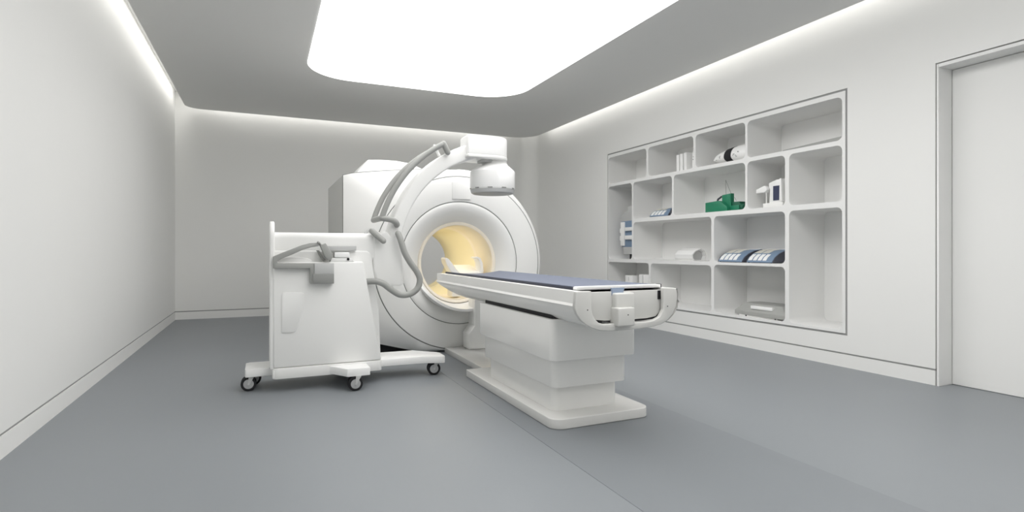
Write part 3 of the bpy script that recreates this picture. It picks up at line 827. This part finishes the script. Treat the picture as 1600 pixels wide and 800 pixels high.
# blue key consoles
def console(name, y0, y1, z, label, group, dep=1.0, hgt=1.0):
    """a low curved console with a key field, its bull-nosed ends dark"""
    e = empty(name, (4.86, (y0 + y1) / 2, z), label, 'console', group)
    sec_ = [(0, .006), (0, .018), (.035, .060), (.095, .100), (.185, .132), (.30, .146), (.33, .135), (.33, .006)]
    sec_ = [(a * dep, b * hgt) for a, b in sec_]
    X0 = 4.765
    prism_c = [(X0 + a, z + b) for a, b in sec_]
    bm = bmesh.new(); prism(bm, prism_c, y0 + .012, y1 - .012, 'XZ')
    finish('console_body', bm, M['blue'], e, smooth=50, bevel=.002)
    for (ya, yb) in ((y0, y0 + .012), (y1 - .012, y1)):
        bm = bmesh.new(); prism(bm, [(X0 + .004 + a * .98, z + b * .98) for a, b in sec_], ya, yb, 'XZ')
        finish('end_cap', bm, M['dkblue'], e, smooth=50, bevel=.002)
    L = y1 - y0
    def on(t):       # point along the curved top, t 0..1
        s2 = sec_[1:6]; f = t * 4; i = min(3, int(f)); f -= i
        return (X0 + s2[i][0] + (s2[i + 1][0] - s2[i][0]) * f, z + s2[i][1] + (s2[i + 1][1] - s2[i][1]) * f)
    def key(nm, t0, t1, a, b, m, th=.003):
        n = 8; P_ = [Vector(on(t0 + (t1 - t0) * i / n)) for i in range(n + 1)]; top_ = []
        for i, p in enumerate(P_):
            d = (P_[min(i + 1, n)] - P_[max(i - 1, 0)]).normalized(); top_.append(p + Vector((-d.y, d.x)) * th)
        bm = bmesh.new()
        for i in range(n):
            prism(bm, [P_[i] - Vector((0, .004)), P_[i + 1] - Vector((0, .004)), top_[i + 1], top_[i]], a, b, 'XZ')
        bmesh.ops.remove_doubles(bm, verts=bm.verts, dist=1e-5)
        return finish(nm, bm, m, e, smooth=0)
    kl = y1 - .025; kw = (L - .06) / 4.6        # keys start at the far (left-hand) end
    for k in range(4):
        ya = kl - kw * k
        key('key', .06, .44, ya - kw * .72, ya, M['paper'])
    w = (L - .05) / 2.9
    for k in range(2):
        ya = kl - w * k
        key('display_tile', .52, .95, ya - w * .80, ya, M['beige'])
    key('top_strip', .94, 1.0, y0 + .02, y1 - .02, M['paper'], .004)
    for yy in (y0 + .03, y1 - .03):
        bm = bmesh.new(); tube(bm, [(X0 + .012, yy, z), (X0 + .012, yy, z + .008)], .008, 10); finish('foot', bm, M['black'], e)
    return e
gA = 'blue consoles with white keys'
c1 = atX(1122, 405, 4.77).y; c1b = atX(1160.5, 405, 4.77).y; c2 = atX(1166, 405, 4.77).y; c3 = atX(1208, 405, 4.77).y
console('key_console', c1b, c1, Z3b, 'blue console with white keys on the middle shelf, left of the pair', gA)
console('key_console', c3, c2, Z3b, 'blue console with white keys on the middle shelf, right of the pair', gA)
k0 = atX(1015, 338, 4.77).y
kc = console('key_console', 5.735, k0, Z2, 'smaller blue key console with a dark roller at its end on the second shelf', gA, .75, .85)
bm = bmesh.new(); tube(bm, [(4.785, 5.682, Z2 + .046), (4.99, 5.682, Z2 + .046)], .044, 20)
finish('roller', bm, M['dkblue'], kc)

# green machine
e = empty('green_machine', (4.92, 4.85, Z2), 'small green metal machine with a grey handle and thin wires on the second shelf', 'machine')
gl = atX(1103, 325, 4.80).y
prism_obj('machine_base', [(gl, Z2), (gl, Z2 + .118), (gl - .20, Z2 + .128), (gl - .26, Z2 + .105), (gl - .335, Z2 + .05), (gl - .34, Z2)], 4.79, 4.93, 'YZ', M['green'], e, bevel=.004)
ga = atX(1128, 315, 4.85).y; gb = atX(1142, 315, 4.85).y
prism_obj('upright_case', [(ga, Z2 + .06), (ga, Z2 + .195), (gb, Z2 + .205), (gb, Z2 + .02), (ga - .06, Z2 + .0)], 4.85, 4.90, 'YZ', M['green'], e, bevel=.003)
box('case_flange', 4.842, 4.85, gb - .004, gb + .012, Z2, Z2 + .200, M['green'], e, bevel=.001, seg=1)
prism_obj('motor_block', [(gb + .01, Z2), (gb + .01, Z2 + .105), (gb - .115, Z2 + .105), (gb - .115, Z2 + .085), (gb - .14, Z2 + .07), (gb - .14, Z2)], 4.86, 4.95, 'YZ', M['dkgreen'], e, bevel=.004)
box('motor_flange', 4.845, 4.86, gb - .125, gb, Z2 + .01, Z2 + .065, M['green'], e, bevel=.002)
bm = bmesh.new(); tube(bm, [(4.88, gb - .14, Z2 + .04), (4.88, gb - .175, Z2 + .038)], .036, 18); finish('shaft_cap', bm, M['dkgreen'], e)
capsule('carry_handle', smooth_path([(4.86, gl - .125, Z2 + .125), (4.86, gl - .13, Z2 + .15), (4.86, gl - .165, Z2 + .168), (4.86, ga + .02, Z2 + .178)], 5), .011, M['dkblue'], e)
w1 = atX(1134, 281.5, 4.86)
for (p, q) in (((4.86, w1.y, w1.z), (4.86, w1.y - .004, Z2 + .195)), ((4.86, w1.y, w1.z), (4.87, gb + .015, Z2 + .200)), ((4.90, gb - .005, Z2 + .16), (4.90, gb - .03, Z2 + .12))):
    bm = bmesh.new(); tube(bm, [p, q], .0026, 6); finish('wire', bm, M['grey2'], e)

# white bench device with dark screen
e = empty('bench_analyser', (4.93, 4.15, Z2), 'white bench device with a dark blue window and a side arm on the second shelf', 'laboratory device')
def yx(u, X=4.84): return atX(u, 300, X).y
def zx(v, u, X=4.84): return atX(u, v, X).z
box('device_base', 4.82, 5.06, yx(1225), yx(1194), Z2, Z2 + .052, M['white'], e, bevel=.006)
pts = [(yx(1200), Z2 + .05), (yx(1203), Z2 + .22), (yx(1200), Z2 + .252), (yx(1213), Z2 + .285), (yx(1225.5), Z2 + .285), (yx(1225.5), Z2 + .23), (yx(1220.0), Z2 + .23), (yx(1220.0), Z2 + .05)]
prism_obj('device_housing', [(yx(1200.5), Z2 + .052), (yx(1202), Z2 + .20), (yx(1200), Z2 + .215), (yx(1200), Z2 + .262), (yx(1212), Z2 + .290), (yx(1226), Z2 + .290), (yx(1226), Z2 + .052)], 4.85, 5.05, 'YZ', M['white2'], e, bevel=.006)
prism_obj('device_window', [(yx(1207.5), Z2 + .075), (yx(1207.5), Z2 + .225), (yx(1219), Z2 + .225), (yx(1219), Z2 + .075)], 4.843, 4.852, 'YZ', M['screen'], e, bevel=.001, seg=1)
prism_obj('front_fin', [(yx(1219.5, 4.82), Z2 + .06), (yx(1220, 4.82), Z2 + .29), (yx(1222.5, 4.82), Z2 + .29), (yx(1224, 4.82), Z2 + .06)], 4.80, 4.86, 'YZ', M['white2'], e, bevel=.003)
bm = bmesh.new(); tube(bm, [(4.85, yx(1196.5), Z2 + .05), (4.85, yx(1196.5), Z2 + .19)], .006, 10); finish('support_post', bm, M['white'], e)
prism_obj('side_arm', [(yx(1200), Z2 + .19), (yx(1199), Z2 + .225), (yx(1196), Z2 + .238), (yx(1193), Z2 + .23), (yx(1183.5), Z2 + .205), (yx(1183.5), Z2 + .165), (yx(1192), Z2 + .168), (yx(1196), Z2 + .165)], 4.82, 4.88, 'YZ', M['white2'], e, bevel=.004)

# row 3: white faceted roll box
e = empty('white_faceted_box', (4.90, 5.35, Z3), 'white faceted box with a hollow grey end on the middle left shelf', 'box')
def faceted(bm, y, s=1.0, flip=False):
    P_ = [(-.085, .0), (-.11, .03), (-.115, .075), (-.06, .125), (.02, .155), (.09, .12), (.115, .06), (.085, .0)]
    return [bm.verts.new((4.88 + x * s, y, Z3 + .06 + (z - .06) * s)) for x, z in P_]
bm = bmesh.new()
ra = faceted(bm, 5.62, .96); rb = faceted(bm, 5.60); rc = faceted(bm, 5.30); rd = faceted(bm, 5.30, .86); re_ = faceted(bm, 5.35, .80)
for A_, B_ in ((ra, rb), (rb, rc), (rc, rd), (rd, re_)):
    for i in range(8): bm.faces.new((A_[i], A_[(i + 1) % 8], B_[(i + 1) % 8], B_[i]))
bm.faces.new(ra)
finish('box_shell', bm, M['white2'], e, smooth=20)
bm = bmesh.new(); r_ = faceted(bm, 5.345, .81); bm.faces.new(r_); r2_ = faceted(bm, 5.36, .81); bm.faces.new(r2_)
for i in range(8): bm.faces.new((r_[i], r_[(i + 1) % 8], r2_[(i + 1) % 8], r2_[i]))
finish('end_plate', bm, M['ltgrey'], e, smooth=20)

# row 4: small boxes on the left, grey flat device on the right
e = empty('carton', (4.85, 6.45, Z4), 'small white carton with a slot in the bottom left compartment, left of two', 'carton', 'white cartons in the bottom left compartment')
# cartons stand on a low stack hidden by the table, here full height to the shelf
y_a, y_b = atX(977, 436, 4.85).y, atX(988.5, 436, 4.85).y
zt = atX(983, 430.5, 4.85).z
box('carton_body', 4.85, 4.99, y_b, y_a, Z4, zt, M['paper'], e, bevel=.004)
box('carton_slot', 4.847, 4.852, (y_a + y_b) / 2 - .004, (y_a + y_b) / 2 + .004, zt - .075, zt - .02, M['ltgrey'], e, bevel=0)
e = empty('carton', (4.85, 6.2, Z4), 'white carton with a pale fold line in the bottom left compartment, right of two', 'carton', 'white cartons in the bottom left compartment')
y_c, y_d = atX(1000.5, 436, 4.83).y, atX(1013.5, 436, 4.83).y
zt = atX(1003, 429, 4.83).z
box('carton_body', 4.83, 5.0, y_d, y_c + .03, Z4, zt, M['paper'], e, bevel=.004)
box('carton_band', 4.826, 4.832, y_c - .065, y_c - .055, Z4 + .02, zt - .005, M['ltgrey'], e, bevel=0)

e = empty('flatbed_device', (4.98, 4.35, Z4), 'low grey wedge-shaped device with a white tray in the bottom right square compartment', 'office device')
fd = [(4.80, 4.66), (4.78, 4.05), (4.79, 3.985), (4.85, 3.965), (5.15, 4.02), (5.20, 4.10), (5.20, 4.70), (5.05, 4.76)]
bm = bmesh.new()
lo = [bm.verts.new((x, y, Z4 + .012)) for x, y in fd]
mid = [bm.verts.new((x, y, Z4 + .055)) for x, y in fd]
cxm, cym = 5.02, 4.36
hi = [bm.verts.new((cxm + (x - cxm) * .72, cym + (y - cym) * .74, Z4 + .135)) for x, y in fd]
for A_, B_ in ((lo, mid), (mid, hi)):
    for i in range(8): bm.faces.new((A_[i], A_[(i + 1) % 8], B_[(i + 1) % 8], B_[i]))
bm.faces.new(list(reversed(lo))); bm.faces.new(hi)
finish('device_body', bm, M['side_grey'], e, bevel=.004)
prism_obj('paper_tray', [(4.800, 4.16), (4.800, 4.44), (4.88, 4.44), (4.93, 4.16)], Z4 + .085, Z4 + .118, 'XY', M['paper'], e, bevel=.002)
box('base_foot', 4.80, 5.1, 4.10, 4.60, Z4, Z4 + .013, M['white'], e, bevel=.002)
for yy in (4.12, 4.5):
    bm = bmesh.new(); tube(bm, [(4.80, yy, Z4), (4.80, yy, Z4 + .012)], .008, 8); finish('foot', bm, M['black'], e)
